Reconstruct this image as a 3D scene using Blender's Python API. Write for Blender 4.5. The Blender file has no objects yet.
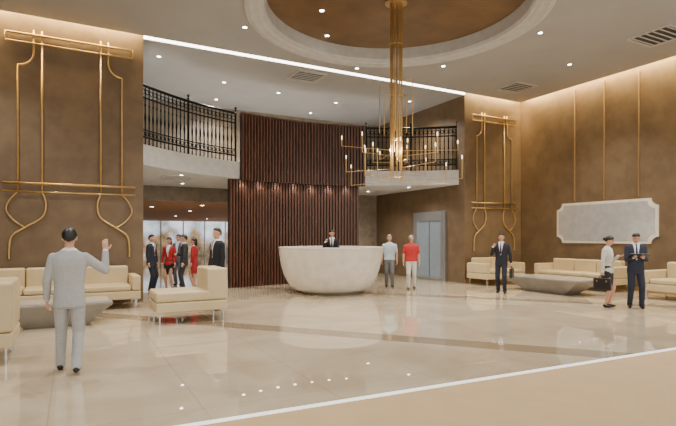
import bpy, bmesh, math, random
from mathutils import Vector, Matrix
from mathutils.bvhtree import BVHTree
random.seed(4)
S=bpy.context.scene
COL=S.collection

# ------------------------------------------------------------ materials
def lin(c):
    c=c/255.0
    return c/12.92 if c<=0.04045 else ((c+0.055)/1.055)**2.4
def rgb(r,g,b): return (lin(r),lin(g),lin(b),1.0)
MATS={}
def mat(name,col,rough=0.5,metal=0.0,col2=None,scale=5.0,bump=0.0,emit=None,estr=0.0,spec=None,sheen=0.0,detail=4,stretch=None):
    if name in MATS: return MATS[name]
    m=bpy.data.materials.new(name); m.use_nodes=True
    nt=m.node_tree; b=nt.nodes["Principled BSDF"]
    b.inputs["Base Color"].default_value=rgb(*col)
    b.inputs["Roughness"].default_value=rough
    b.inputs["Metallic"].default_value=metal
    if spec is not None: b.inputs["Specular IOR Level"].default_value=spec
    if sheen: b.inputs["Sheen Weight"].default_value=sheen
    tc=nt.nodes.new("ShaderNodeTexCoord")
    n=nt.nodes.new("ShaderNodeTexNoise"); n.inputs["Scale"].default_value=scale; n.inputs["Detail"].default_value=detail
    if stretch:
        mp=nt.nodes.new("ShaderNodeMapping"); mp.inputs["Scale"].default_value=stretch
        nt.links.new(tc.outputs["Object"],mp.inputs[0]); nt.links.new(mp.outputs[0],n.inputs["Vector"])
    else: nt.links.new(tc.outputs["Object"],n.inputs["Vector"])
    if col2 is None: col2=tuple(max(0,int(c*0.95)) for c in col)
    r=nt.nodes.new("ShaderNodeValToRGB")
    r.color_ramp.elements[0].position=0.35; r.color_ramp.elements[0].color=rgb(*col2)
    r.color_ramp.elements[1].position=0.65; r.color_ramp.elements[1].color=rgb(*col)
    nt.links.new(n.outputs["Fac"],r.inputs[0]); nt.links.new(r.outputs[0],b.inputs["Base Color"])
    if bump:
        bp=nt.nodes.new("ShaderNodeBump"); bp.inputs["Strength"].default_value=bump; bp.inputs["Distance"].default_value=0.01
        nt.links.new(n.outputs["Fac"],bp.inputs["Height"]); nt.links.new(bp.outputs[0],b.inputs["Normal"])
    if emit:
        b.inputs["Emission Color"].default_value=rgb(*emit); b.inputs["Emission Strength"].default_value=estr
    MATS[name]=m; return m

def floor_mat():
    m=bpy.data.materials.new("polished_marble"); m.use_nodes=True; nt=m.node_tree; N=nt.nodes; L=nt.links
    b=N["Principled BSDF"]; b.inputs["Roughness"].default_value=0.02; b.inputs["IOR"].default_value=2.5
    g=N.new("ShaderNodeNewGeometry")
    n1=N.new("ShaderNodeTexNoise"); n1.inputs["Scale"].default_value=0.7; n1.inputs["Detail"].default_value=8; n1.inputs["Distortion"].default_value=1.2
    L.new(g.outputs["Position"],n1.inputs["Vector"])
    r=N.new("ShaderNodeValToRGB"); r.color_ramp.elements[0].position=0.3; r.color_ramp.elements[0].color=rgb(178,160,132)
    r.color_ramp.elements[1].position=0.7; r.color_ramp.elements[1].color=rgb(202,185,157)
    L.new(n1.outputs["Fac"],r.inputs[0])
    sx=N.new("ShaderNodeSeparateXYZ"); L.new(g.outputs["Position"],sx.inputs[0])
    def M(op,a,bb=None,c=None):
        x=N.new("ShaderNodeMath"); x.operation=op
        for i,v in enumerate((a,bb,c)):
            if v is None: continue
            if isinstance(v,(int,float)): x.inputs[i].default_value=v
            else: L.new(v,x.inputs[i])
        return x.outputs[0]
    def line(s,period,w,off):
        a=M('ADD',s,off); a=M('DIVIDE',a,period); a=M('FRACT',a); a=M('SUBTRACT',a,0.5); a=M('ABSOLUTE',a)
        return M('GREATER_THAN',a,0.5-w/period/2)
    ln=M('MAXIMUM',line(sx.outputs[0],1.35,0.014,0.2),line(sx.outputs[1],1.35,0.014,0.4))
    dg=M('ADD',M('MULTIPLY',sx.outputs[0],0.768),M('MULTIPLY',sx.outputs[1],0.64))
    def band(c,w):
        a=M('SUBTRACT',dg,c); a=M('ABSOLUTE',a); return M('LESS_THAN',a,w/2)
    bd=M('MAXIMUM',band(8.15,0.5),band(14.4,0.5))
    mx=N.new("ShaderNodeMix"); mx.data_type='RGBA'
    L.new(M('MULTIPLY',bd,0.65),mx.inputs[0]); L.new(r.outputs[0],mx.inputs[6]); mx.inputs[7].default_value=rgb(120,100,76)
    mx2=N.new("ShaderNodeMix"); mx2.data_type='RGBA'
    L.new(M('MULTIPLY',ln,0.3),mx2.inputs[0]); L.new(mx.outputs[2],mx2.inputs[6]); mx2.inputs[7].default_value=rgb(120,100,76)
    L.new(mx2.outputs[2],b.inputs["Base Color"])
    return m

def window_mat():
    m=bpy.data.materials.new("daylit_view"); m.use_nodes=True; nt=m.node_tree; N=nt.nodes; L=nt.links
    b=N["Principled BSDF"]; b.inputs["Roughness"].default_value=0.2
    g=N.new("ShaderNodeTexCoord")
    mp=N.new("ShaderNodeMapping"); mp.inputs["Scale"].default_value=(1.1,1,0.9); L.new(g.outputs["Object"],mp.inputs[0])
    n=N.new("ShaderNodeTexNoise"); n.inputs["Scale"].default_value=0.9; n.inputs["Detail"].default_value=6; L.new(mp.outputs[0],n.inputs["Vector"])
    sx=N.new("ShaderNodeSeparateXYZ"); L.new(g.outputs["Object"],sx.inputs[0])
    mm=N.new("ShaderNodeMath"); mm.operation='MULTIPLY_ADD'; L.new(sx.outputs[2],mm.inputs[0]); mm.inputs[1].default_value=0.12; mm.inputs[2].default_value=-0.22
    ad=N.new("ShaderNodeMath"); ad.operation='ADD'; L.new(n.outputs["Fac"],ad.inputs[0]); L.new(mm.outputs[0],ad.inputs[1])
    r=N.new("ShaderNodeValToRGB"); e=r.color_ramp.elements
    e[0].position=0.25; e[0].color=rgb(84,72,58); e[1].position=0.74; e[1].color=rgb(238,242,248)
    x=e.new(0.42); x.color=rgb(166,136,102); x=e.new(0.55); x.color=rgb(176,192,202)
    L.new(ad.outputs[0],r.inputs[0]); L.new(r.outputs[0],b.inputs["Base Color"]); L.new(r.outputs[0],b.inputs["Emission Color"])
    b.inputs["Emission Strength"].default_value=1.3
    return m

M_floor=floor_mat(); M_win=window_mat()
M_tan=mat("tan_carpet",(190,160,120),0.9,col2=(186,156,116),scale=3)
M_brown=mat("brown_suede_stone",(114,93,67),0.6,col2=(101,81,57),scale=2.6,bump=0.12,detail=9)
M_taupe=mat("taupe_stone",(148,134,114),0.5,col2=(122,108,90),scale=3,detail=8)
M_ceil=mat("ceiling_plaster",(162,160,156),0.8,col2=(158,156,152),scale=1)
M_ceil2=mat("mould_plaster",(188,186,180),0.7)
M_white=mat("white_plaster",(206,204,200),0.7)
M_dome=mat("dome_brown",(118,92,60),0.45,col2=(98,75,47),scale=1.3,detail=6)
M_gold=mat("gold_metal",(206,172,112),0.3,0.75,col2=(190,156,98))
M_goldd=mat("gold_inlay",(164,134,90),0.35,0.5)
M_wood=mat("dark_red_wood",(98,62,44),0.4,col2=(74,45,31),scale=6,stretch=(4,4,0.3))
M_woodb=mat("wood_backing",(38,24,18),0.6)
M_iron=mat("black_iron",(14,13,13),0.35,0.6)
M_cream=mat("cream_leather",(198,178,138),0.45,col2=(190,169,128),scale=2,bump=0.05)
M_chrome=mat("chrome",(200,200,200),0.15,1.0)
M_desk=mat("cream_stone",(218,211,197),0.3,col2=(207,199,184),scale=4,detail=8)
M_table=mat("taupe_table",(140,132,118),0.35,col2=(126,118,106),scale=3)
M_tabletop=mat("table_top",(174,166,150),0.2)
M_mirror=mat("tinted_mirror",(222,222,218),0.05,0.45)
M_bevelm=mat("mirror_edge",(246,238,222),0.15,0.2)
M_steel=mat("brushed_steel",(176,177,176),0.3,0.7,scale=8,stretch=(1,1,40))
M_blue=mat("glowing_steel_leaf",(164,176,184),0.22,0.5,emit=(160,180,192),estr=0.12)  # faint glow put into the door metal, which holds no lamp
M_led=mat("led_strip",(255,250,238),0.5,emit=(255,248,234),estr=9)
M_ledw=mat("led_warm",(255,236,190),0.5,emit=(255,224,160),estr=90)
M_lamp=mat("lamp_glow",(255,250,240),0.5,emit=(255,250,242),estr=22)
M_bulb=mat("candle_bulb",(255,244,220),0.5,emit=(255,238,206),estr=4)
M_strip=mat("glowing_threshold",(250,248,240),0.3,emit=(255,252,245),estr=0.8)  # threshold is no lamp; emission makes it read as a bright line
M_grid=mat("vent_dark",(60,58,56),0.6)
M_warmceil=mat("warm_wood_ceiling",(180,130,86),0.6,col2=(134,92,58),scale=2,stretch=(1,6,1))
M_black=mat("black_leather",(18,17,18),0.4)
M_paper=mat("paper",(235,232,225),0.7)
M_skin=mat("skin",(200,152,124),0.5,col2=(190,141,113))
M_lip=mat("lips",(150,82,72),0.5)
M_eyew=mat("eye_white",(235,232,228),0.3)
M_iris=mat("eye_iris",(40,26,18),0.2)
def cloth(n,c): return mat("cloth_"+n,c,0.85,col2=tuple(int(v*0.96) for v in c),scale=30)

# ------------------------------------------------------------ mesh builder
class MB:
    def __init__(s): s.v=[]; s.f=[]; s.m=[]; s.mats=[]
    def mi(s,m):
        if m not in s.mats: s.mats.append(m)
        return s.mats.index(m)
    def add(s,vs,fs,m):
        o=len(s.v); k=s.mi(m)
        s.v+= [tuple(p) for p in vs]
        for f in fs: s.f.append([i+o for i in f]); s.m.append(k)
    def box(s,x0,x1,y0,y1,z0,z1,m):
        v=[(x0,y0,z0),(x1,y0,z0),(x1,y1,z0),(x0,y1,z0),(x0,y0,z1),(x1,y0,z1),(x1,y1,z1),(x0,y1,z1)]
        s.add(v,[(0,3,2,1),(4,5,6,7),(0,1,5,4),(1,2,6,5),(2,3,7,6),(3,0,4,7)],m)
    def quad(s,pts,z0,z1,m):
        v=[(x,y,z0) for x,y in pts]+[(x,y,z1) for x,y in pts]
        s.add(v,[(0,3,2,1),(4,5,6,7),(0,1,5,4),(1,2,6,5),(2,3,7,6),(3,0,4,7)],m)
    def tube(s,pts,r,m,seg=8,closed=False):
        pts=[Vector(p) for p in pts]; n=len(pts); vs=[];fs=[]
        ref=None
        for i,p in enumerate(pts):
            if closed: t=(pts[(i+1)%n]-pts[i-1]).normalized()
            else:
                a=(p-pts[i-1]).normalized() if i>0 else None; b=(pts[i+1]-p).normalized() if i<n-1 else None
                t=(a+b).normalized() if (a and b and (a+b).length>1e-6) else (a or b)
            if ref is None:
                ref=Vector((0,0,1)) if abs(t.z)<0.9 else Vector((1,0,0))
            u=(ref-t*ref.dot(t))
            if u.length<1e-5: u=Vector((0,1,0))-t*t.y
            u.normalize(); w=t.cross(u); ref=u
            k=1.0
            if not closed and 0<i<n-1:
                c=max(0.5,(pts[i]-pts[i-1]).normalized().dot(t)); k=1.0/c
            rr=r[i] if isinstance(r,(list,tuple)) else r
            for j in range(seg):
                a=2*math.pi*j/seg; vs.append(p+(u*math.cos(a)+w*math.sin(a))*rr)
        L=n if closed else n-1
        for i in range(L):
            for j in range(seg):
                a=i*seg+j; b=i*seg+(j+1)%seg; c=((i+1)%n)*seg+(j+1)%seg; d=((i+1)%n)*seg+j
                fs.append((a,b,c,d))
        if not closed:
            fs.append(tuple(range(seg-1,-1,-1))); fs.append(tuple((n-1)*seg+j for j in range(seg)))
        s.add(vs,fs,m)
    def rev(s,prof,m,seg=32,c=(0,0,0)):
        vs=[];fs=[];n=len(prof)
        for (r,z) in prof:
            for j in range(seg):
                a=2*math.pi*j/seg; vs.append((c[0]+r*math.cos(a),c[1]+r*math.sin(a),c[2]+z))
        for i in range(n-1):
            for j in range(seg):
                fs.append((i*seg+j,i*seg+(j+1)%seg,(i+1)*seg+(j+1)%seg,(i+1)*seg+j))
        s.add(vs,fs,m)
        s.f.append([len(s.v)-n*seg+j for j in range(seg-1,-1,-1)]); s.m.append(s.mi(m))
        s.f.append([len(s.v)-seg+j for j in range(seg)]); s.m.append(s.mi(m))
    def ball(s,c,r,m,seg=10,rings=6):
        if not isinstance(r,(tuple,list)): r=(r,r,r)
        vs=[(c[0],c[1],c[2]-r[2])];fs=[]
        for i in range(1,rings):
            t=-math.pi/2+math.pi*i/rings
            for j in range(seg):
                a=2*math.pi*j/seg; vs.append((c[0]+r[0]*math.cos(t)*math.cos(a),c[1]+r[1]*math.cos(t)*math.sin(a),c[2]+r[2]*math.sin(t)))
        vs.append((c[0],c[1],c[2]+r[2])); top=len(vs)-1
        for j in range(seg):
            fs.append((0,1+(j+1)%seg,1+j))
            for i in range(rings-2):
                a=1+i*seg+j;b=1+i*seg+(j+1)%seg; fs.append((a,b,b+seg,a+seg))
            k=1+(rings-2)*seg; fs.append((k+j,k+(j+1)%seg,top))
        s.add(vs,fs,m)
    def obj(s,name,parent=None,smooth=False,bevel=0,loc=None,label=None,bseg=3):
        me=bpy.data.meshes.new(name); me.from_pydata(s.v,[],s.f)
        for m in s.mats: me.materials.append(m)
        me.polygons.foreach_set("material_index",s.m)
        me.polygons.foreach_set("use_smooth",[bool(smooth)]*len(me.polygons))
        me.update()
        o=bpy.data.objects.new(name,me); COL.objects.link(o)
        if parent: o.parent=parent
        if loc: o.location=loc
        if bevel:
            b=o.modifiers.new("bevel",'BEVEL'); b.width=bevel; b.segments=bseg; b.limit_method='ANGLE'
            me.polygons.foreach_set("use_smooth",[True]*len(me.polygons))
            w=o.modifiers.new("wn",'WEIGHTED_NORMAL'); w.keep_sharp=True
        if label: o["label"]=label
        return o
def smooth_angle(o,ang=40):
    me=o.data
    bm=bmesh.new(); bm.from_mesh(me)
    for e in bm.edges:
        if len(e.link_faces)==2: e.smooth = e.calc_face_angle(0)<math.radians(ang)
    for f in bm.faces: f.smooth=True
    bm.to_mesh(me); bm.free()
def tag(o,label,cat,group=None):
    o["label"]=label; o["category"]=cat
    if group: o["group"]=group
    return o
def thing(name,label,cat,loc=(0,0,0),rz=0,group=None):
    e=bpy.data.objects.new(name,None); COL.objects.link(e); e.location=loc; e.rotation_euler=(0,0,math.radians(rz)); e.empty_display_size=0.2
    return tag(e,label,cat,group)
def copy_thing(root,loc,rz=None,label=None):
    def cp(o,par):
        n=o.copy(); COL.objects.link(n)
        if par: n.parent=par
        for c in o.children: cp(c,n)
        return n
    n=cp(root,None); n.location=loc
    if rz is not None: n.rotation_euler=(0,0,math.radians(rz))
    if label: n["label"]=label
    return n
def struct(mb,name,label=None,**k):
    o=mb.obj(name,**k); o["kind"]="structure"
    o["label"]=label or name.replace("_"," ")
    o["category"]=name.split("_")[0]
    return o
def sbox(name,a,m,label=None,bevel=0):
    mb=MB(); mb.box(*a,m); return struct(mb,name,label,bevel=bevel)

# ------------------------------------------------------------ camera
cam=bpy.data.cameras.new("camera"); co=bpy.data.objects.new("camera",cam); COL.objects.link(co)
co.location=(0,0,1.7); co.rotation_euler=(math.radians(90),0,math.radians(-28))
cam.sensor_width=36; cam.lens=26.63; cam.shift_y=0.0355; cam.clip_end=200
S.camera=co

# ------------------------------------------------------------ room shell
CZ=6.9
fy=lambda x: 4.66-0.042*(x-0.78)
mb=MB(); mb.quad([(-6,fy(-6)),(15.8,fy(15.8)),(15.8,46),(-6,46)],-0.2,0,M_floor); struct(mb,"floor","polished cream marble lobby floor with darker diagonal bands")
mb=MB(); mb.quad([(-6,-3),(15.8,-3),(15.8,fy(15.8)-0.08),(-6,fy(-6)-0.08)],-0.2,-0.002,M_tan); struct(mb,"floor_front","plain matte tan floor in front of the marble")
mb=MB(); mb.quad([(-6,fy(-6)-0.08),(15.8,fy(15.8)-0.08),(15.8,fy(15.8)),(-6,fy(-6))],-0.2,0.004,M_strip); struct(mb,"trim_1","pale, faintly self-glowing threshold strip along the marble edge")
sbox("wall_right",(15.6,15.9,4.5,14,0,7.25),M_brown,"brown suede-textured stone wall with cove light")
sbox("wall_back_left",(-6,1.65,14,14.35,0,7.25),M_brown,"brown textured wall panel with gold line ornament")
sbox("wall_back_right",(12.7,15.9,14,20.2,0,7.25),M_brown,"brown textured wall pier with gold line ornament")
sbox("wall_left",(-6.3,-6,4.5,14.35,0,7.25),M_brown,"brown textured side wall")
sbox("wall_far_upper",(1.65,12.7,20,20.3,3.1,7.25),M_taupe,"taupe stone wall behind the gallery")
sbox("wall_far_lower",(8.2,12.7,20.0,20.3,0,3.09),M_taupe,"taupe stone wall below the gallery")
sbox("wall_inner_left",(1.35,1.64,14.36,46,0,7.25),M_white,"plaster side wall of the lounge passage")

# main ceiling with circular opening
CX,CY,CR=6.7,9.7,3.4
mb=MB()
x0,x1,y0,y1=-6,15.3,4.5,13.75
angs=set(2*math.pi*i/96 for i in range(96))
for (x,y) in ((x0,y0),(x1,y0),(x0,y1),(x1,y1)): angs.add(math.atan2(y-CY,x-CX)%(2*math.pi))
angs=sorted(angs)
vi=[];vo=[]
for a in angs:
    c,s_=math.cos(a),math.sin(a)
    ts=[]
    if c>1e-9: ts.append((x1-CX)/c)
    if c<-1e-9: ts.append((x0-CX)/c)
    if s_>1e-9: ts.append((y1-CY)/s_)
    if s_<-1e-9: ts.append((y0-CY)/s_)
    t=min(ts); vi.append((CX+CR*c,CY+CR*s_)); vo.append((CX+t*c,CY+t*s_))
n=len(angs); vs=[(x,y,CZ) for x,y in vi]+[(x,y,CZ) for x,y in vo]+[(x,y,CZ+0.06) for x,y in vo]+[(x,y,CZ+0.06) for x,y in vi]
fs=[]
for i in range(n):
    j=(i+1)%n; fs+=[(i,j,n+j,n+i),(n+i,n+j,2*n+j,2*n+i),(3*n+i,2*n+i,2*n+j,3*n+j)]
mb.add(vs,fs,M_ceil); struct(mb,"ceiling","plaster lobby ceiling with a round recess")
sbox("ceiling_cove",(-6,15.9,13.3,14.0,7.25,7.4),M_ceil,"plaster above the cove slot")
sbox("ceiling_cove_right",(15.0,15.9,4.5,13.3,7.25,7.4),M_ceil,"plaster above the cove slot")
sbox("ceiling_gallery",(1.65,12.7,14.0,20.3,CZ,7.24),M_ceil,"plaster ceiling over the gallery")
sbox("ceiling_passage",(1.65,15.8,20.31,46,3.1,3.3),M_warmceil,"warm wood-toned ceiling of the lounge passage")
# dome moulding + recess
mb=MB(); prof=[(3.5,0.0),(3.5,-0.05),(3.38,-0.08),(3.3,-0.05),(3.2,-0.05),(3.14,-0.02),(3.08,-0.02),(3.04,0.05),(3.04,0.42),(3.5,0.42)]
seg=96
vs=[];fs=[]
for r,z in prof:
    for j in range(seg):
        a=2*math.pi*j/seg; vs.append((CX+r*math.cos(a),CY+r*math.sin(a),CZ+z))
for i in range(len(prof)-1):
    for j in range(seg): fs.append((i*seg+j,i*seg+(j+1)%seg,(i+1)*seg+(j+1)%seg,(i+1)*seg+j))
mb.add(vs,fs,M_ceil2); o=struct(mb,"trim_2","stepped pale plaster ring around the round ceiling recess"); smooth_angle(o,25)
mb=MB(); mb.rev([(3.5,0),(3.5,0.05)],M_dome,96,(CX,CY,CZ+0.36)); struct(mb,"ceiling_dome","bronze-brown disc inside the round ceiling recess")
# led strips
sbox("trim_3",(1.66,12.69,13.975,13.998,CZ+0.01,CZ+0.14),M_led,"bright linear light slot along the ceiling edge")
sbox("trim_4",(-6,1.6,13.76,13.92,CZ+0.24,CZ+0.28),M_ledw,"warm cove light strip")
sbox("trim_5",(12.75,15.3,13.76,13.92,CZ+0.24,CZ+0.28),M_ledw,"warm cove light strip")
sbox("trim_6",(15.31,15.50,4.6,13.7,CZ+0.24,CZ+0.28),M_ledw,"warm cove light strip")
# far window
mb=MB(); mb.box(1.6,15.8,45.9,46.0,0,3.1,M_win)
o=struct(mb,"window_1","tall bright glazed wall at the end of the lounge")
for i in range(7):
    b=MB(); x=3+i*1.9; b.box(x,x+0.09,45.8,45.9,0,3.1,M_steel); b.obj("mullion",parent=o)

# ------------------------------------------------------------ gallery
AX,AY,AR=7.2,8.8,7.8
def arc(R,deg): a=math.radians(deg); return (AX+R*math.cos(a),AY+R*math.sin(a))
mb=MB(); N=64
pts=[arc(AR,45+90*i/N) for i in range(N+1)]
pts[0]=(12.7,pts[0][1]); pts[-1]=(1.65,pts[-1][1])
vs=[];fs=[]
for (x,y) in pts: vs+= [(x,y,3.65),(x,y,4.2),(x,19.99,3.65),(x,19.99,4.2)]
for i in range(N):
    a=4*i;b=a+4; fs+=[(a,a+1,b+1,b),(a,b,b+2,a+2),(a+1,a+3,b+3,b+1),(a+2,b+2,b+3,a+3)]
mb.add(vs,fs,M_white); o=struct(mb,"floor_gallery","curved white gallery slab with plaster soffit"); smooth_angle(o,30)

def slat_wall(name,R,a0,a1,z0,z1,label,pitch=0.115,cap=True):
    root=thing(name,label,"wood screen")
    mb=MB(); n=int(math.radians(a1-a0)*R/pitch)
    for i in range(n):
        a=math.radians(a0+(a1-a0)*(i+0.5)/n); ca,sa=math.cos(a),math.sin(a)
        w=pitch*0.3
        q=[]
        for (rr,t) in ((R,-w),(R,w),(R+0.07,w),(R+0.07,-w)):
            q.append((AX+rr*ca-t*sa,AY+rr*sa+t*ca))
        mb.add([(x,y,z0) for x,y in q]+[(x,y,z1) for x,y in q],[(0,1,2,3),(7,6,5,4),(0,4,5,1),(1,5,6,2),(2,6,7,3),(3,7,4,0)],M_wood)
    mb.obj("slats",parent=root)
    def shell(r0,r1,zz0,zz1,m,nm):
        b=MB(); vs=[];fs=[];K=40
        for i in range(K+1):
            d=a0+(a1-a0)*i/K
            for (r,z) in ((r0,zz0),(r1,zz0),(r1,zz1),(r0,zz1)):
                x,y=arc(r,d); vs.append((x,y,z))
        for i in range(K):
            for j in range(4): fs.append((4*i+j,4*i+(j+1)%4,4*i+4+(j+1)%4,4*i+4+j))
        fs+=[(3,2,1,0),(4*K,4*K+1,4*K+2,4*K+3)]
        b.add(vs,fs,m); return b.obj(nm,parent=root)
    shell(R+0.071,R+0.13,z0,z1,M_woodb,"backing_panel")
    if cap: shell(R-0.02,R+0.14,z1,z1+0.04,M_wood,"cap_rail")
    return root
slat_wall("slatted_wood_parapet",7.64,71,107,3.6,5.81,"red-brown slatted timber parapet at the middle of the gallery")
slat_wall("slatted_wood_wall",7.98,72.3,108.8,0.0,3.64,"tall dark slatted timber wall behind the reception desk",cap=False)

# balustrades
BM={}
def keep(b,nm):
    o=b.obj(nm,smooth=True); me=o.data; bpy.data.objects.remove(o); return me
b=MB(); b.tube([(0,0,4.2),(0,0,4.30),(0,0,4.40),(0,0,4.42),(0,0,4.44),(0,0,4.8),(0,0,4.95),(0,0,5.1),(0,0,5.27),(0,0,5.3),(0,0,5.33),(0,0,5.82)],[0.024,0.018,0.018,0.036,0.018,0.018,0.032,0.018,0.018,0.032,0.018,0.018],M_iron,8)
BM['bal']=keep(b,"baluster")
b=MB(); b.tube([(0.062*math.cos(t*math.pi/8),0,5.665+0.062*math.sin(t*math.pi/8)) for t in range(16)],0.013,M_iron,6,closed=True); BM['r1']=keep(b,"ring_ornament")
b=MB(); b.tube([(0.05*math.cos(t*math.pi/8),0,4.52+0.05*math.sin(t*math.pi/8)) for t in range(16)],0.012,M_iron,6,closed=True); BM['r2']=keep(b,"ring_ornament")
def balustrade(a0,a1,label):
    root=thing("balustrade",label,"railing",group="gallery balustrades")
    R=7.9
    def rail(z,r,nm):
        b=MB(); b.tube([(*arc(R,a0+(a1-a0)*i/40),z) for i in range(41)],r,M_iron,8); b.obj(nm,parent=root,smooth=True)
    rail(5.83,0.045,"handrail"); rail(5.50,0.025,"rail"); rail(4.42,0.028,"rail"); rail(4.62,0.02,"rail")
    n=int(math.radians(a1-a0)*R/0.15)
    def put(nm,me,d):
        x,y=arc(R,d); o=bpy.data.objects.new(nm,me); COL.objects.link(o); o.parent=root; o.location=(x,y,0); o.rotation_euler=(0,0,math.radians(d+90))
    for i in range(n+1):
        put("baluster",BM['bal'],a0+(a1-a0)*i/n)
        if i<n:
            put("ring_ornament",BM['r1'],a0+(a1-a0)*(i+0.5)/n); put("ring_ornament",BM['r2'],a0+(a1-a0)*(i+0.5)/n)
    for d in (a0,a1,(a0+a1)/2):
        x,y=arc(R,d); b=MB(); b.tube([(x,y,4.2),(x,y,5.92),(x,y,5.95),(x,y,5.99),(x,y,6.03),(x,y,6.04)],[0.035,0.035,0.02,0.05,0.03,0.005],M_iron,8); b.obj("post",parent=root)
balustrade(107.6,134.6,"black wrought-iron balustrade with rings above the lounge")
balustrade(45.6,70.4,"black wrought-iron balustrade with rings above the lift lobby")

# ------------------------------------------------------------ gold wall ornament
def spline(cp,n=8):
    out=[]
    P_=[cp[0]]+list(cp)+[cp[-1]]
    for i in range(1,len(P_)-2):
        p0,p1,p2,p3=P_[i-1],P_[i],P_[i+1],P_[i+2]
        for k in range(n):
            t=k/n
            out.append(tuple(0.5*(2*p1[j]+(p2[j]-p0[j])*t+(2*p0[j]-5*p1[j]+4*p2[j]-p3[j])*t*t+(3*p1[j]-p0[j]-3*p2[j]+p3[j])*t**3) for j in (0,1)))
    out.append(tuple(cp[-1])); return out
def ornament(cx,W,label,dz=0,k=1.0):
    root=thing("gold_wall_ornament",label,"wall decoration",(cx,13.96,0),0,"gold wall ornaments")
    def bar(pts,r,nm="gold_bar"):
        b=MB(); b.tube([(p[0]*W,(-0.02 if nm=="crossbar" else 0),p[1]) for p in pts],r*k,M_gold,8); b.obj(nm,parent=root,smooth=True)
    zt=6.52+dz; zb=2.98
    bar([(-0.95,zt),(0.95,zt)],0.028,"crossbar"); bar([(-0.95,zt-0.2),(0.95,zt-0.2)],0.02,"crossbar")
    bar([(-0.95,zt-0.2),(-0.95,zt+0.02)],0.02); bar([(0.95,zt-0.2),(0.95,zt+0.02)],0.02)
    bar([(-1.0,zb),(1.0,zb)],0.03,"crossbar"); bar([(-1.0,zb-0.2),(1.0,zb-0.2)],0.022,"crossbar")
    for s in (-1,1):
        sh=[(s*0.78,zb-0.2),(s*0.78,zt-0.75)]+[(s*(0.78-0.22*math.sin(t*math.pi/12)),zt-0.75+0.0+0.32*(1-math.cos(t*math.pi/12))) for t in range(1,7)]+[(s*0.56,zt+0.12)]
        bar(sh,0.024,"gold_rod")
        bar([(s*0.44,zt+0.12),(s*0.44,zb-0.2)],0.024,"gold_rod")
        z0=zb-0.2
        bar(spline([(s*0.44,z0),(s*0.385,z0-0.28),(s*0.44,z0-0.6),(s*0.68,z0-0.85),(s*0.86,z0-1.05),(s*0.90,z0-1.35),(s*0.90,z0-1.6)]),0.026,"gold_curve")
        bar(spline([(s*0.78,z0),(s*0.90,z0-0.22),(s*0.94,z0-0.45),(s*0.84,z0-0.68),(s*0.70,z0-0.84)]),0.020,"gold_curve")
    return root
ornament(0.0,1.45,"gold art-deco line ornament with curved legs on brown wall")
ornament(14.15,1.15,"narrower gold art-deco line ornament on brown pier",dz=-0.3)

# beaded strips on right wall
base=None
for yy in (11.6,10.5,9.35):
    if base is None:
        base=thing("bead_strip","slim vertical gold beaded strip on brown stone wall","wall decoration",(15.57,yy,0),0,"gold bead strips")
        b=MB(); b.box(0.0,0.031,-0.012,0.012,2.95,6.88,M_goldd); b.obj("strip",parent=base)
        b=MB(); prof=[]
        for i in range(53):
            z=2.98+i*0.074
            prof+= [(0.006,z),(0.014,z+0.018),(0.017,z+0.037),(0.014,z+0.055)]
        prof.append((0.006,2.98+53*0.074))
        b.rev(prof,M_goldd,8,(-0.01,0,0)); b.obj("beads",parent=base,smooth=True)
    else: copy_thing(base,(15.57,yy,0))

# mirror
root=thing("wall_mirror","wide wall mirror with notched corners and pale edge above the sofa","mirror",(15.58,10.53,2.19),0)
def notched(hw,hh,c):
    pts=[]
    for sx,sy in ((-1,-1),(1,-1),(1,1),(-1,1)):
        arcp=[]
        for t in range(7):
            a=math.pi/2*t/6; arcp.append((sx*(hw-c*math.cos(a)),sy*(hh-c*math.sin(a))))
        if sx*sy>0: arcp=arcp[::-1]
        pts+=arcp
    return pts
def prism(pts,x0,x1,m,nm,par):
    b=MB(); n=len(pts); vs=[(x0,p[0],p[1]) for p in pts]+[(x1,p[0],p[1]) for p in pts]
    fs=[tuple(range(n)),tuple(range(2*n-1,n-1,-1))]+[(i,(i+1)%n,n+(i+1)%n,n+i) for i in range(n)]
    b.add(vs,fs,m); return b.obj(nm,parent=par)
prism(notched(1.78,0.70,0.22),-0.03,0.015,M_bevelm,"mirror_frame",root)
prism(notched(1.70,0.62,0.23),-0.045,-0.028,M_mirror,"mirror_glass",root)

# ------------------------------------------------------------ lift door
d=MB(); d.box(12.66,12.70,15.25,16.75,0,2.35,M_blue); o=struct(d,"door_1","pale brushed-metal lift doors with a faint added glow in a steel surround")
b=MB(); b.box(12.60,12.70,15.0,15.25,0,2.7,M_steel); b.box(12.60,12.70,16.75,17.0,0,2.7,M_steel); b.box(12.60,12.70,15.25,16.75,2.35,2.7,M_steel); b.obj("door_frame",parent=o,bevel=0.01)
b=MB(); b.box(12.645,12.662,15.99,16.01,0,2.35,M_grid); b.obj("door_gap",parent=o)
b=MB(); b.box(12.58,12.70,15.25,16.75,0.02,0.12,M_steel); b.obj("kick_plate",parent=o)
sbox("baseboard_right",(15.56,15.6,4.5,14,0,0.14),M_goldd,"slim bronze skirting")
sbox("baseboard_back",(12.7,15.56,13.96,14,0,0.14),M_goldd,"slim bronze skirting")

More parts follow.
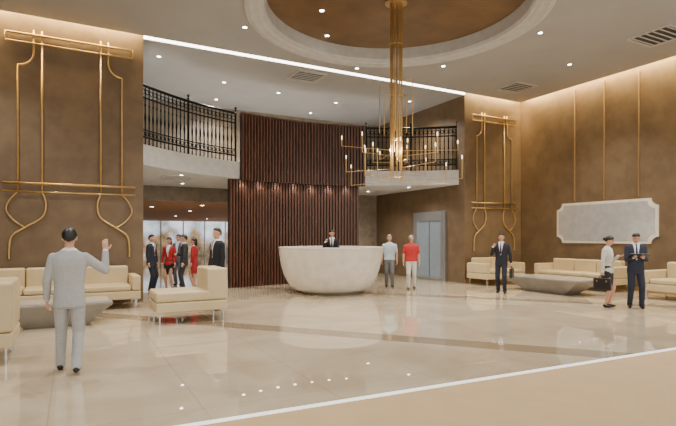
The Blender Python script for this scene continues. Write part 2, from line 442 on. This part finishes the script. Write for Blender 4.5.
# ------------------------------------------------------------ ceiling fittings
def downlight(loc,power,label,col=(1,0.96,0.9),size=110,grp="recessed ceiling spotlights",r=0.055):
    root=thing("downlight",label,"light",loc,0,grp)
    b=MB(); b.rev([(r*0.9,0.0),(r*1.45,0.0),(r*1.5,-0.012),(r*1.1,-0.02),(r*0.9,-0.012)],M_chrome,16); b.obj("trim_ring",parent=root,smooth=True)
    b=MB(); b.rev([(r,-0.013),(r,-0.021)],M_lamp,16); b.obj("lens",parent=root)
    if power:
        l=bpy.data.lights.new("spot",'SPOT'); l.energy=power; l.color=col; l.spot_size=math.radians(size); l.spot_blend=0.7; l.shadow_soft_size=0.05
        lo=bpy.data.objects.new("lamp",l); COL.objects.link(lo); lo.parent=root; lo.location=(0,0,-0.05)
for (x,y,p) in ((3.77,12.0,700),(7.73,13.3,550),(10.5,8.8,700),(9.95,11.9,650),(1.0,9.5,700),(2.2,6.6,550),(13.2,10.0,700),(11.2,5.6,650),(-2.5,8.0,600),(-2.0,12,500),(6.0,5.3,650),(14,6,500)):
    downlight((x,y,CZ),p,"small recessed spotlight in the lobby ceiling")
for (x,y,p) in ((2.2,15.1,420),(4.5,16.6,420),(6.56,16.9,420),(9.0,17.1,420),(8.8,19.0,350),(11.4,15.6,420),(4.8,18.8,420)):
    downlight((x,y,CZ),p,"small recessed spotlight over the gallery",grp="gallery ceiling spotlights",size=140)
for (x,y) in ((5.4,11.0),(6.2,12.3)):
    downlight((x,y,7.26),120,"small recessed spotlight in the round recess",grp="recess spotlights")
for i in range(7):
    dd=76+i*4.9; x,y=arc(7.86,dd)
    downlight((x,y,3.64),18,"tiny spotlight under the timber parapet",size=130,grp="spotlights below the parapet",r=0.055)
for (x,y) in ((11.5,15.8),(11,18),(9.5,17.8),(3,16),(3.5,18.5),(5.5,18.2)):
    downlight((x,y,3.64),170,"small recessed spotlight in the gallery soffit",grp="soffit spotlights",r=0.055,size=140)
for (x,y) in ((3.2,24),(5.5,27),(6,34),(9,38),(5,22)):
    downlight((x,y,3.09),110,"small recessed spotlight in the lounge ceiling",col=(1,0.86,0.68),grp="lounge spotlights",r=0.08,size=140)
def vent(loc,s=0.45,rz=0):
    root=thing("ceiling_vent","square louvred air vent set flush in the ceiling","vent",loc,rz,"ceiling air vents")
    b=MB()
    for a in ((-s,s,-s,-s+0.06),(-s,s,s-0.06,s),(-s,-s+0.06,-s+0.06,s-0.06),(s-0.06,s,-s+0.06,s-0.06)): b.box(*a,-0.03,0,M_ceil2)
    b.obj("vent_frame",parent=root)
    b=MB(); b.box(-s+0.06,s-0.06,-s+0.06,s-0.06,-0.01,0,M_grid)
    for i in range(6):
        y=-s+0.12+i*(2*s-0.24)/5; b.box(-s+0.06,s-0.06,y-0.018,y+0.018,-0.025,-0.01,M_ceil2)
    b.obj("louvres",parent=root)
vent((6.7,14.75,CZ),0.5); vent((13.4,7.5,CZ),0.55); vent((13.6,12.4,CZ),0.5); vent((3.0,16.9,3.65),0.45)

# ------------------------------------------------------------ chandelier
root=thing("chandelier","tall slender gold rod chandelier with tiny candle lights","chandelier",(CX,CY,0),0)
b=MB(); b.rev([(0.02,7.16),(0.26,7.16),(0.26,7.20),(0.20,7.26),(0.02,7.26)],M_gold,24); b.obj("canopy",parent=root,smooth=False)
n=20
for i in range(n):
    a=2*math.pi*(i*0.382)
    c,s_=math.cos(a),math.sin(a)
    lv=i%6
    z=3.02+0.14*lv; Rr=(1.5,0.75,1.3,0.55,1.05,1.42)[lv]; h=(0.42,0.62,0.30,0.36,0.34,0.12)[lv]
    r0=0.14
    b=MB(); b.tube([(r0*c,r0*s_,7.18),(r0*c,r0*s_,z),(Rr*c,Rr*s_,z),(Rr*c,Rr*s_,z+h)],0.0105,M_gold,6)
    b.rev([(0.005,0),(0.022,0.01),(0.022,0.02),(0.012,0.025)],M_gold,8,(Rr*c,Rr*s_,z+h)); b.obj("arm",parent=root)
    b=MB(); b.rev([(0.010,0),(0.010,0.05),(0.013,0.06),(0.008,0.08),(0.003,0.09)],M_bulb,8,(Rr*c,Rr*s_,z+h+0.022)); b.obj("candle_bulb",parent=root,smooth=True)
for i in range(5):
    a=2*math.pi*i/5+0.3; c,s_=math.cos(a),math.sin(a); Rr=0.4+0.12*(i%2); z=5.1+0.06*i
    b=MB(); b.tube([(0.11*c,0.11*s_,7.18),(0.11*c,0.11*s_,z),(Rr*c,Rr*s_,z),(Rr*c,Rr*s_,z-0.9-0.1*i)],0.0105,M_gold,6); b.obj("rod",parent=root)
for z in (6.2,5.0,4.0,3.1):
    b=MB(); b.tube([(0.14*math.cos(t*math.pi/10),0.14*math.sin(t*math.pi/10),z) for t in range(20)],0.012,M_gold,6,closed=True); b.obj("collar",parent=root,smooth=True)
l=bpy.data.lights.new("glow",'POINT'); l.energy=45; l.color=(1,0.88,0.68); l.shadow_soft_size=0.03
lo=bpy.data.objects.new("lamp",l); COL.objects.link(lo); lo.parent=root; lo.location=(0,0,3.75)

# ------------------------------------------------------------ reception desk
root=thing("reception_desk","round bowl-shaped cream stone reception desk before timber wall","desk",(7.08,13.79,0),0)
prof=[(0.72,0.0),(0.86,0.0),(0.94,0.05)]
for i in range(1,13):
    t=i/12*math.pi/2*0.93; prof.append((0.88+0.72*math.sin(t)**0.85, 0.05+1.30*(1-math.cos(t))/ (1-math.cos(math.pi/2*0.93))))
prof+= [(1.61,1.365),(1.60,1.40),(1.36,1.40),(1.34,1.37),(1.34,1.12),(1.10,1.12),(1.10,1.08),(1.30,1.06),(1.2,0.6),(0.9,0.17),(0.72,0.16)]
b=MB(); seg=72; vs=[];fs=[]
for r,z in prof:
    for j in range(seg):
        a=2*math.pi*j/seg; vs.append((r*math.cos(a),r*math.sin(a),z))
n=len(prof)
for i in range(n):
    for j in range(seg): fs.append((i*seg+j,i*seg+(j+1)%seg,((i+1)%n)*seg+(j+1)%seg,((i+1)%n)*seg+j))
b.add(vs,fs,M_desk); o=b.obj("desk_body",parent=root); smooth_angle(o,30)
b=MB(); b.rev([(0.715,0.0),(0.715,0.16)],M_table,40); b.obj("platform",parent=root)

# ------------------------------------------------------------ furniture
def rbox(a,m,name,par,bev=0.04): b=MB(); b.box(*a,m); return b.obj(name,parent=par,bevel=bev)
def sofa(name,label,loc,rz,w,d=0.95,n=1,arms=(True,True),hb=0.98,seat=0.58,grp=None,cat="sofa",armh=0.78,bt=0.27):
    r=thing(name,label,cat,loc,rz,grp)
    ax0=-w/2; ax1=w/2; t=0.2
    l=ax0+(t if arms[0] else 0); q=ax1-(t if arms[1] else 0)
    rbox((ax0,ax1,-d/2,d/2,0.22,0.42),M_cream,"base",r,0.03)
    cw=(q-l)/n
    for i in range(n):
        rbox((l+i*cw+0.006,l+(i+1)*cw-0.006,-d/2,d/2-bt+0.07,0.425,seat),M_cream,"seat_cushion",r,0.045)
        rbox((l+i*cw+0.006,l+(i+1)*cw-0.006,d/2-bt,d/2,0.425,hb),M_cream,"backrest",r,0.05)
    if arms[0]: rbox((ax0,ax0+t-0.004,-d/2,d/2,0.425,armh),M_cream,"armrest",r,0.04)
    if arms[1]: rbox((ax1-t+0.004,ax1,-d/2,d/2,0.425,armh),M_cream,"armrest",r,0.04)
    for sx in (-1,1):
        for sy in (-1,1):
            x=sx*(w/2-0.1); y=sy*(d/2-0.08)
            b=MB(); b.box(x-0.03,x+0.03,y-0.012,y+0.012,0,0.225,M_chrome); b.obj("leg",parent=r)
    return r
sofa("armchair","cream leather armless lounge chair with chrome legs on marble",(2.12,10.6,0),-90,1.0,1.4,1,(False,False),1.07,0.62,cat="armchair",bt=0.42)
sofa("armchair","cream leather armless chair beside the waving man",(-1.35,8.45,0),-90,1.1,1.3,1,(False,False),1.10,0.6,cat="armchair",bt=0.42)
sofa("sofa","long cream leather sofa against the gold-ornamented wall",(-0.95,13.3,0),0,4.8,1.05,4,(True,True),0.98,0.56)
sofa("sofa","cream leather sofa along the wall below the mirror",(14.9,10.9,0),-90,2.9,1.0,3,(True,True),0.95,0.55)
sofa("sofa","cream leather sofa behind the couple reading papers",(14.5,7.0,0),-90,2.6,1.1,2,(True,True),1.0,0.56)
sofa("sofa","short cream leather sofa by the ornamented pier",(13.55,13.3,0),0,1.9,1.0,2,(True,True),0.95,0.55)

def boat_table(label,loc,rz,L,W,h=0.45,mt=M_table,tm=M_tabletop):
    r=thing("coffee_table",label,"table",loc,rz)
    b=MB(); vs=[]; fs=[]
    secs=[(0.55,0.55,0.0),(0.58,0.6,0.04),(0.78,0.8,h*0.5),(0.97,0.96,h*0.85),(1.0,1.0,h-0.05),(1.0,1.0,h)]
    for (a,c,z) in secs:
        for (sx,sy) in ((-1,-1),(1,-1),(1,1),(-1,1)): vs.append((sx*a*L/2,sy*c*W/2,z))
    for i in range(len(secs)-1):
        for j in range(4): fs.append((4*i+j,4*i+(j+1)%4,4*i+4+(j+1)%4,4*i+4+j))
    fs+=[(3,2,1,0),(20,21,22,23)]
    b.add(vs,fs,mt); b.obj("table_body",parent=r,bevel=0.015)
    rbox((-L/2+0.06,L/2-0.06,-W/2+0.06,W/2-0.06,h,h+0.015),tm,"table_top",r,0.004)
boat_table("taupe boat-shaped coffee table tapering to a narrow base",(13.05,10.55,0),90,2.7,1.15)
boat_table("low cream-topped coffee table in front of the long sofa",(-0.25,11.1,0),0,1.9,1.0,0.45,M_table,M_tabletop)

# ------------------------------------------------------------ people
class Prims:
    def __init__(s): s.v=[];s.f=[];s.m=[]
    def add(s,vs,fs,m):
        o=len(s.v); s.v+=[Vector(p) for p in vs]
        for f in fs: s.f.append([i+o for i in f]); s.m.append(m)
    def stack(s,secs,m,seg=24,e=2.3):
        vs=[];fs=[]
        for (z,rx,ry,cx,cy) in secs:
            for j in range(seg):
                a=2*math.pi*j/seg; c,sn=math.cos(a),math.sin(a)
                vs.append((cx+rx*math.copysign(abs(c)**(2/e),c),cy+ry*math.copysign(abs(sn)**(2/e),sn),z))
        n=len(secs)
        for i in range(n-1):
            for j in range(seg): fs.append((i*seg+j,i*seg+(j+1)%seg,(i+1)*seg+(j+1)%seg,(i+1)*seg+j))
        fs.append(tuple(range(seg-1,-1,-1))); fs.append(tuple((n-1)*seg+j for j in range(seg)))
        s.add(vs,fs,m)
    def cone(s,p0,p1,r0,r1,m,seg=12,flat=None,flatk=1.0,caps=True):
        p0=Vector(p0);p1=Vector(p1); t=(p1-p0); L=t.length; t.normalize()
        u=Vector(flat) if flat else (Vector((0,1,0)) if abs(t.y)<0.8 else Vector((1,0,0)))
        u=(u-t*u.dot(t)).normalized(); w=t.cross(u)
        rings=[]
        if caps:
            for i in range(1,4): a=math.pi/2*i/4; rings.append((-r0*math.cos(a),r0*math.sin(a)))
        k=max(2,int(L/0.05))
        for i in range(k+1): rings.append((L*i/k,r0+(r1-r0)*i/k))
        if caps:
            for i in range(3,0,-1): a=math.pi/2*i/4; rings.append((L+r1*math.cos(a),r1*math.sin(a)))
        vs=[];fs=[]
        for (x,r) in rings:
            for j in range(seg):
                a=2*math.pi*j/seg; vs.append(p0+t*x+u*(r*flatk*math.cos(a))+w*(r*math.sin(a)))
        n=len(rings)
        for i in range(n-1):
            for j in range(seg): fs.append((i*seg+j,i*seg+(j+1)%seg,(i+1)*seg+(j+1)%seg,(i+1)*seg+j))
        fs.append(tuple(range(seg-1,-1,-1))); fs.append(tuple((n-1)*seg+j for j in range(seg)))
        s.add(vs,fs,m)
    def ell(s,c,r,m,R=None,seg=16,rings=10):
        mb=MB(); mb.ball((0,0,0),r,M_skin,seg,rings)
        c=Vector(c); s.add([c+((R@Vector(p)) if R else Vector(p)) for p in mb.v],mb.f,m)

SK,JK,SH,TR,SHOE,LEG=0,1,2,3,4,5
ARM_REST=((0.2,0.0,-1),(0.06,0.22,-1),(0.0,0.15,-1),(-1,0,0))
def person(label,loc,heading,H=1.78,jacket=(60,60,70),trousers=None,shirt=(225,225,228),tie=None,hair=(28,22,18),shoes=(20,18,18),
           R_arm=ARM_REST,L_arm=ARM_REST,curlR=0.35,curlL=0.35,feet=((-0.1,0.0),(0.1,0.0)),lift=(0,0),female=False,skirt=False,
           short_sleeve=False,openv=True,head_yaw=0,head_pitch=0,voxel=0.008,bun=False,group=None,z0=0,lean=0.0,skin=None,width=1.0):
    P=Prims(); trousers=trousers or jacket
    fw=0.92 if female else 1.0
    hem=0.82 if not short_sleeve else 0.94
    if skirt: hem=0.86
    w=fw*width
    if female:
        T=[(hem,.175,.125),(hem+.07,.178,.125),(1.0,.155,.11),(1.09,.135,.1),(1.2,.15,.115),(1.3,.17,.13),(1.38,.178,.115),(1.44,.165,.095),(1.49,.10,.075),(1.53,.055,.055)]
    else:
        T=[(hem,.182,.125),(0.92 if hem<.9 else .97,.180,.128),(1.02,.172,.12),(1.1,.168,.115),(1.22,.182,.122),(1.34,.202,.13),(1.42,.204,.118),(1.47,.175,.1),(1.51,.105,.08),(1.545,.062,.062)]
    ln=lambda z: lean*max(0,(z-0.9))
    P.stack([(z,rx*w,ry*(0.5+0.5*width),0,ln(z)) for z,rx,ry in T],JK)
    P.stack([(0.80,.12,.1,0,0),(0.86,.165*w,.118,0,0),(0.96,.165*w,.115,0,0),(1.04,.15*w,.105,0,0)],TR)
    if skirt:
        P.stack([(0.53,.15,.11,0,0.0),(0.62,.165,.12,0,0),(0.75,.178,.128,0,0),(0.88,.172,.122,0,0),(0.98,.15,.105,0,0)],TR)
    for i,s in enumerate((-1,1)):
        hip=Vector((s*0.088*fw,0,0.92)); fx,fy_=feet[i]; ank=Vector((fx,fy_,0.09+lift[i]))
        dv=ank-hip; D=dv.length; a,b=0.435,0.425
        if D<a+b:
            x=(a*a-b*b+D*D)/(2*D); hh=math.sqrt(max(0,a*a-x*x)); t=dv.normalized(); pole=Vector((s*0.05,1,0)); pole=(pole-t*pole.dot(t)).normalized()
            knee=hip+t*x+pole*hh
        else: knee=hip+dv*0.5
        lm=LEG if skirt else TR
        if skirt:
            P.cone(hip,knee,.075,.052,lm); P.cone(knee,knee+(ank-knee)*0.35,.05,.052,lm); P.cone(knee+(ank-knee)*0.35,ank,.052,.033,lm)
        else:
            P.cone(hip,knee,.092*w,.072,lm); P.cone(knee,ank+Vector((0,0,-0.02)),.070,.058,lm)
        P.ell(ank+Vector((s*0.01,0.055,-0.05)),(0.043,0.125,0.042) if not female else (0.036,0.11,0.034),SHOE)
        P.ell(ank+Vector((0,-0.015,-0.045)),(0.038,0.05,0.05),SHOE)
    Ry=Matrix.Rotation(math.radians(head_yaw),3,'Z')@Matrix.Rotation(math.radians(-head_pitch),3,'X')
    nk=Vector((0,ln(1.55)+0.0,1.55))
    hp=lambda x,y,z: nk+Ry@Vector((x,y,z-1.55))
    P.cone((0,ln(1.48),1.47),hp(0,0.005,1.60),.056*fw,.052*fw,SK)
    P.ell(hp(0,0.005,1.69),(.076,.096,.10),SK,Ry); P.ell(hp(0,0.035,1.63),(.058,.066,.072),SK,Ry)
    P.ell(hp(0,0.065,1.595),(.03,.028,.022),SK,Ry)
    P.cone(hp(0,0.098,1.69),hp(0,0.112,1.66),.010,.016,SK,8)
    P.ell(hp(0,0.082,1.712),(.055,.018,.012),SK,Ry)
    for s in (-1,1): P.ell(hp(s*0.078,0.0,1.665),(.012,.02,.032),SK,Ry,8,6)
    hands={}
    for s,A,curl in ((1,R_arm,curlR),(-1,L_arm,curlL)):
        m=lambda v: Vector((v[0]*s,v[1],v[2]))
        sh=Vector((s*0.172*w,ln(1.43),1.425)); ud=m(A[0]).normalized(); fd=m(A[1]).normalized(); hd=m(A[2]).normalized(); pn=m(A[3]).normalized()
        el=sh+ud*0.285; wr=el+fd*0.245
        if short_sleeve:
            P.cone(sh,sh+ud*0.2,.066*fw,.058*fw,JK); P.cone(sh+ud*0.18,el,.043,.042,SK); P.cone(el,wr,.042,.028,SK)
        else:
            P.cone(sh,el,.066*fw,.053*fw,JK); P.cone(el,wr-fd*0.015,.052*fw,.040*fw,JK); P.cone(wr-fd*0.02,wr+fd*0.006,.034,.034,SH)
        P.cone(wr-fd*0.02,wr+hd*0.02,.028,.026,SK)
        pn=(pn-hd*pn.dot(hd)).normalized(); side=-hd.cross(pn)*s
        P.cone(wr+hd*0.025,wr+hd*0.085,.034,.040,SK,12,flat=pn,flatk=0.42)
        for q,(off,L) in enumerate(((0.030,.072),(0.010,.080),(-0.010,.075),(-0.029,.060))):
            b0=wr+hd*0.085+side*off; cur=hd.copy(); p=b0
            for k in range(3):
                ang=curl*(0.8+0.5*k)*(0.9+0.1*q); cur=(Matrix.Rotation(ang,3,hd.cross(pn))@cur).normalized()
                nx=p+cur*L*(0.42,0.32,0.26)[k]; P.cone(p,nx,.0095-.0008*k,.009-.0008*k,SK,8); p=nx
        t0=wr+hd*0.03+side*0.03; t1=t0+(hd*0.6+side*0.7+pn*0.3).normalized()*0.04; t2=t1+(hd*0.9+side*0.15+pn*0.5).normalized()*0.032
        P.cone(t0,t1,.014,.012,SK,8); P.cone(t1,t2,.0115,.0095,SK,8)
        hands[s]=(wr+hd*0.09+pn*0.03,hd,pn)
    k=H/1.78
    me=bpy.data.meshes.new("tmp"); me.from_pydata([tuple(v) for v in P.v],[],P.f); me.update()
    tmp=bpy.data.objects.new("tmp",me); COL.objects.link(tmp)
    rm=tmp.modifiers.new("r",'REMESH'); rm.mode='VOXEL'; rm.voxel_size=voxel; rm.adaptivity=0
    dg=bpy.context.evaluated_depsgraph_get(); ev=tmp.evaluated_get(dg)
    body=bpy.data.meshes.new_from_object(ev); bpy.data.objects.remove(tmp)
    tree=BVHTree.FromPolygons(P.v,P.f)
    mats=[skin or M_skin,cloth("j%d_%d_%d"%jacket,jacket),cloth("s%d_%d_%d"%shirt,shirt),cloth("j%d_%d_%d"%trousers,trousers),mat("shoe%d_%d_%d"%shoes,shoes,0.35),skin or M_skin]
    body.materials.clear()
    for mm in mats: body.materials.append(mm)
    ids=[]
    for p in body.polygons:
        c=p.center; _,_,fi,_=tree.find_nearest(c); mi=P.m[fi]
        if mi==JK and c.z>1.1:
            y=c.y-ln(c.z)
            if not short_sleeve and openv and y>0.03:
                zz=(c.z-1.14)/0.38
                if 0<zz and abs(c.x)<0.012+0.062*zz: mi=SH
            if c.z>1.515 and not short_sleeve: mi=SH
        ids.append(mi)
    body.polygons.foreach_set("material_index",ids); body.polygons.foreach_set("use_smooth",[True]*len(ids))
    bm=bmesh.new(); bm.from_mesh(body)
    for _ in range(2): bmesh.ops.smooth_vert(bm,verts=bm.verts,factor=0.5,use_axis_x=True,use_axis_y=True,use_axis_z=True)
    for v in bm.verts:
        v.co.z=max(v.co.z,0.0); v.co*=k
    bm.to_mesh(body); bm.free(); body.name="person"
    o=bpy.data.objects.new("person",body); COL.objects.link(o)
    o.location=(loc[0],loc[1],z0); o.rotation_euler=(0,0,math.radians(heading-90)); tag(o,label,"person",group)
    hb=MB(); seg=28;rg=20
    hm=mat("hair%d_%d_%d"%hair,hair,0.45,col2=tuple(int(x*0.6) for x in hair),scale=40,stretch=(3,3,0.4))
    b=MB(); b.ball((0,0,0),1.0,hm,seg,rg)
    hv=[]
    for p in b.v:
        dx,dy,dz=p; g=dz-(0.55 if dy>0 else 0.85)*dy-(0.0 if not female else -0.12)
        if abs(dx)>0.8 and dy>-0.35 and not female: g-=0.10
        kk=1.11 if g>0.10 else (0.80 if g<-0.02 else 0.80+0.31*(g+0.02)/0.12)
        if kk>1: kk+=0.03*math.sin(dx*17)*math.sin(dy*13+2)+ (0.04 if dz>0.5 and dy>0.1 else 0)
        hv.append(hp(dx*.079*kk,0.002+dy*.100*kk,1.688+dz*.104*kk)*k)
    hb.add(hv,b.f,hm)
    if female and not bun:
        b2=MB(); b2.ball((0,0,0),(.082,.055,.13),hm,16,10); hb.add([hp(p[0],p[1]-0.055,1.62+p[2])*k for p in b2.v],b2.f,hm)
    if bun:
        b2=MB(); b2.ball((0,0,0),(.045,.04,.045),hm,12,8); hb.add([hp(p[0],p[1]-0.115,1.68+p[2])*k for p in b2.v],b2.f,hm)
    hb.obj("hair",parent=o,smooth=True)
    for s in (-1,1):
        e=MB(); e.ball(tuple(hp(s*0.031,0.089,1.683)*k),(.013,.008,.007),M_eyew,8,6); e.ball(tuple(hp(s*0.031,0.096,1.683)*k),(.006,.004,.006),M_iris,8,6); e.obj("eye",parent=o,smooth=True)
        e=MB(); e.tube([hp(s*0.016,0.099,1.702)*k,hp(s*0.032,0.099,1.706)*k,hp(s*0.05,0.086,1.701)*k],0.004,hm,6); e.obj("eyebrow",parent=o,smooth=True)
    e=MB(); e.ball(tuple(hp(0,0.098,1.625)*k),(.024,.008,.007),M_lip,10,6); e.obj("mouth",parent=o,smooth=True)
    if tie:
        tm=cloth("t%d_%d_%d"%tie,tie); e=MB()
        pts=[]
        for (z,hw) in ((1.515,.014),(1.49,.012),(1.40,.018),(1.30,.024),(1.20,.026),(1.16,.004)):
            hit=tree.ray_cast(Vector((0,0.6,z)),Vector((0,-1,0)))
            yy=(hit[0].y if hit[0] and hit[0].y<0.16 else 0.12)+0.006
            pts.append((z,hw,yy))
        vs=[];fs=[]
        for z,hw,yy in pts: vs+=[(-hw*k,yy*k,z*k),(0,(yy+0.008)*k,z*k),(hw*k,yy*k,z*k),(0,(yy-0.02)*k,z*k)]
        for i in range(len(pts)-1):
            for j in range(4): fs.append((4*i+j,4*i+(j+1)%4,4*i+4+(j+1)%4,4*i+4+j))
        fs+=[(3,2,1,0),(4*len(pts)-4,4*len(pts)-3,4*len(pts)-2,4*len(pts)-1)]
        e.add(vs,fs,tm); e.obj("tie",parent=o,smooth=False)
    Mw=Matrix.Translation((loc[0],loc[1],z0))@Matrix.Rotation(math.radians(heading-90),4,'Z')
    out={}
    for s in hands:
        q,hd,pn=hands[s]; out[s]=(Mw@(q*k),(Mw.to_3x3()@hd).normalized(),(Mw.to_3x3()@pn).normalized())
    return o,out

PHONE_ARM=((0.35,0.35,-1),(-0.25,0.55,1.0),(-0.45,0.1,1),(-0.8,-0.4,0.1))
def phone(h,label):
    q,hd,pn=h; r=thing("mobile_phone",label,"phone",tuple(q))
    z=hd; x=pn; y=z.cross(x).normalized(); r.rotation_euler=Matrix((x,y,z)).transposed().to_euler()
    rbox((-0.006,0.006,-0.025,0.025,-0.06,0.06),M_black,"phone_body",r,0.003)
    b=MB(); b.box(-0.0075,-0.0055,-0.021,0.021,-0.05,0.05,M_grid); b.obj("screen",parent=r)
def briefcase(h,heading,label):
    pos,hd,pn=h
    pos=pos-pn*0.05
    r=thing("briefcase",label,"briefcase",(pos.x,pos.y,pos.z-0.36),heading)
    rbox((-0.2,0.2,-0.045,0.045,0,0.29),M_black,"case_body",r,0.02)
    b=MB(); b.tube([(-0.06,0,0.285),(-0.06,0,0.335),(-0.045,0,0.35),(0.045,0,0.35),(0.06,0,0.335),(0.06,0,0.285)],0.009,M_black,8); b.obj("handle",parent=r,smooth=True)
    for s in (-1,1):
        b=MB(); b.box(s*0.11-0.015,s*0.11+0.015,-0.052,-0.043,0.2,0.235,M_gold); b.obj("clasp",parent=r)

person("man in pale grey suit seen from behind, waving",(-0.03,7.12),84,1.80,(168,167,164),hair=(26,22,20),
    R_arm=((0.85,0.1,-0.62),(0.0,0.25,1),(-0.05,0.1,1),(0.15,1,0)),curlR=0.12,L_arm=((0.25,-0.05,-1),(0.05,0.3,-1),(0,0.2,-1),(-1,0,0)),
    feet=((-0.12,0.20),(0.09,-0.14)),lift=(0,0.03),voxel=0.0065)
person("man in near-black suit and tie standing by lounge chair",(3.0,11.66),195,1.90,(26,27,33),tie=(90,30,34),hair=(40,30,22),feet=((-0.1,0.05),(0.12,-0.05)),head_yaw=10,width=1.1)
G="people chatting at the lounge opening"
person("man in dark navy suit chatting",(2.2,16.6),-40,1.76,(34,38,50),tie=(120,30,30),voxel=0.011,group=G)
person("woman in red jacket and black skirt",(2.75,16.7),235,1.68,(178,36,36),trousers=(30,26,28),skirt=True,female=True,hair=(50,32,22),voxel=0.011,group=G)
person("man in charcoal suit with folded forearm",(3.12,16.2),170,1.76,(48,48,54),tie=(60,70,110),voxel=0.011,group=G,R_arm=((0.15,0.1,-1),(-0.5,0.9,0.1),(-0.7,0.5,0),(0,-1,0.2)))
person("woman in red suit facing the group",(3.55,16.75),150,1.66,(170,40,42),skirt=True,female=True,hair=(30,22,20),voxel=0.011,group=G)
person("man in mid-grey suit further back",(3.3,18.1),230,1.78,(92,92,100),voxel=0.012,group=G)
_,h=person("receptionist in black suit on the telephone",(7.34,14.22),242,1.76,(24,24,28),tie=(30,30,40),hair=(30,24,20),R_arm=PHONE_ARM,curlR=0.7,z0=0.165,voxel=0.009,
    L_arm=((0.1,0.35,-1),(-0.2,1,0.0),(-0.3,1,0),(0,0,-1)),head_pitch=12)
phone(h[1],"black handset held at the receptionist's ear")
person("older man in pale blue shirt and grey trousers walking",(9.5,14.15),235,1.76,(186,200,208),trousers=(112,112,112),hair=(170,168,164),short_sleeve=True,feet=((-0.1,0.12),(0.1,-0.1)),width=1.1)
person("older man in red polo shirt and pale trousers walking",(9.78,13.3),238,1.74,(190,46,46),trousers=(200,194,182),hair=(190,188,184),short_sleeve=True,feet=((-0.1,-0.08),(0.1,0.14)),width=1.12,shoes=(90,70,50))
_,h=person("man in dark suit talking on a phone, carrying a briefcase",(11.5,11.07),215,1.80,(34,35,44),tie=(60,40,50),hair=(32,26,22),R_arm=PHONE_ARM,curlR=0.7,curlL=0.9,
    L_arm=((0.3,0.0,-1),(0.1,0.05,-1),(0,0,-1),(-1,0,0)),feet=((-0.11,0.06),(0.1,-0.06)))
phone(h[1],"black mobile phone held to the man's ear"); briefcase(h[-1],215,"black leather briefcase carried by the phoning man")
_,hw=person("woman in cream jacket and dark skirt holding a briefcase",(11.46,7.64),-80,1.72,(200,193,182),trousers=(40,38,42),skirt=True,female=True,bun=True,hair=(36,24,18),
    R_arm=((0.3,0.0,-1),(0.15,0.05,-1),(0,0,-1),(-1,0,0)),curlR=0.9,L_arm=((0.1,0.1,-1),(-0.35,0.8,0.6),(-0.2,1,0.1),(0,-0.1,1)),head_pitch=18,head_yaw=15,openv=True)
briefcase(hw[1],-80,"black briefcase hanging from the woman's hand")
_,hm_=person("man in dark navy suit reading an open folder",(11.95,7.25),222,1.80,(38,42,58),tie=(40,46,80),hair=(34,24,18),
    R_arm=((0.1,0.25,-1),(-0.45,1,0.25),(-0.2,1,0.1),(0,-0.1,1)),L_arm=((0.1,0.25,-1),(-0.45,1,0.25),(-0.2,1,0.1),(0,-0.1,1)),curlR=0.5,curlL=0.5,head_pitch=25,feet=((-0.12,0.04),(0.12,-0.02)))
p=(hm_[1][0]+hm_[-1][0])/2
r=thing("folder","open dark folder with white papers held by the man","folder",(p.x,p.y,p.z+0.0),132)
r.rotation_euler=(math.radians(20),0,math.radians(132))
rbox((-0.22,-0.002,-0.15,0.15,0,0.006),M_black,"folder_cover",r,0.002); rbox((0.002,0.22,-0.15,0.15,0,0.006),M_black,"folder_cover",r,0.002)
rbox((-0.21,-0.01,-0.14,0.14,0.007,0.012),M_paper,"paper_sheets",r,0.001); rbox((0.01,0.21,-0.14,0.14,0.007,0.012),M_paper,"paper_sheets",r,0.001)

# ------------------------------------------------------------ world
w=bpy.data.worlds.new("world"); S.world=w; w.use_nodes=True
bg=w.node_tree.nodes["Background"]; bg.inputs[0].default_value=(1.0,0.98,0.94,1); bg.inputs[1].default_value=1.45
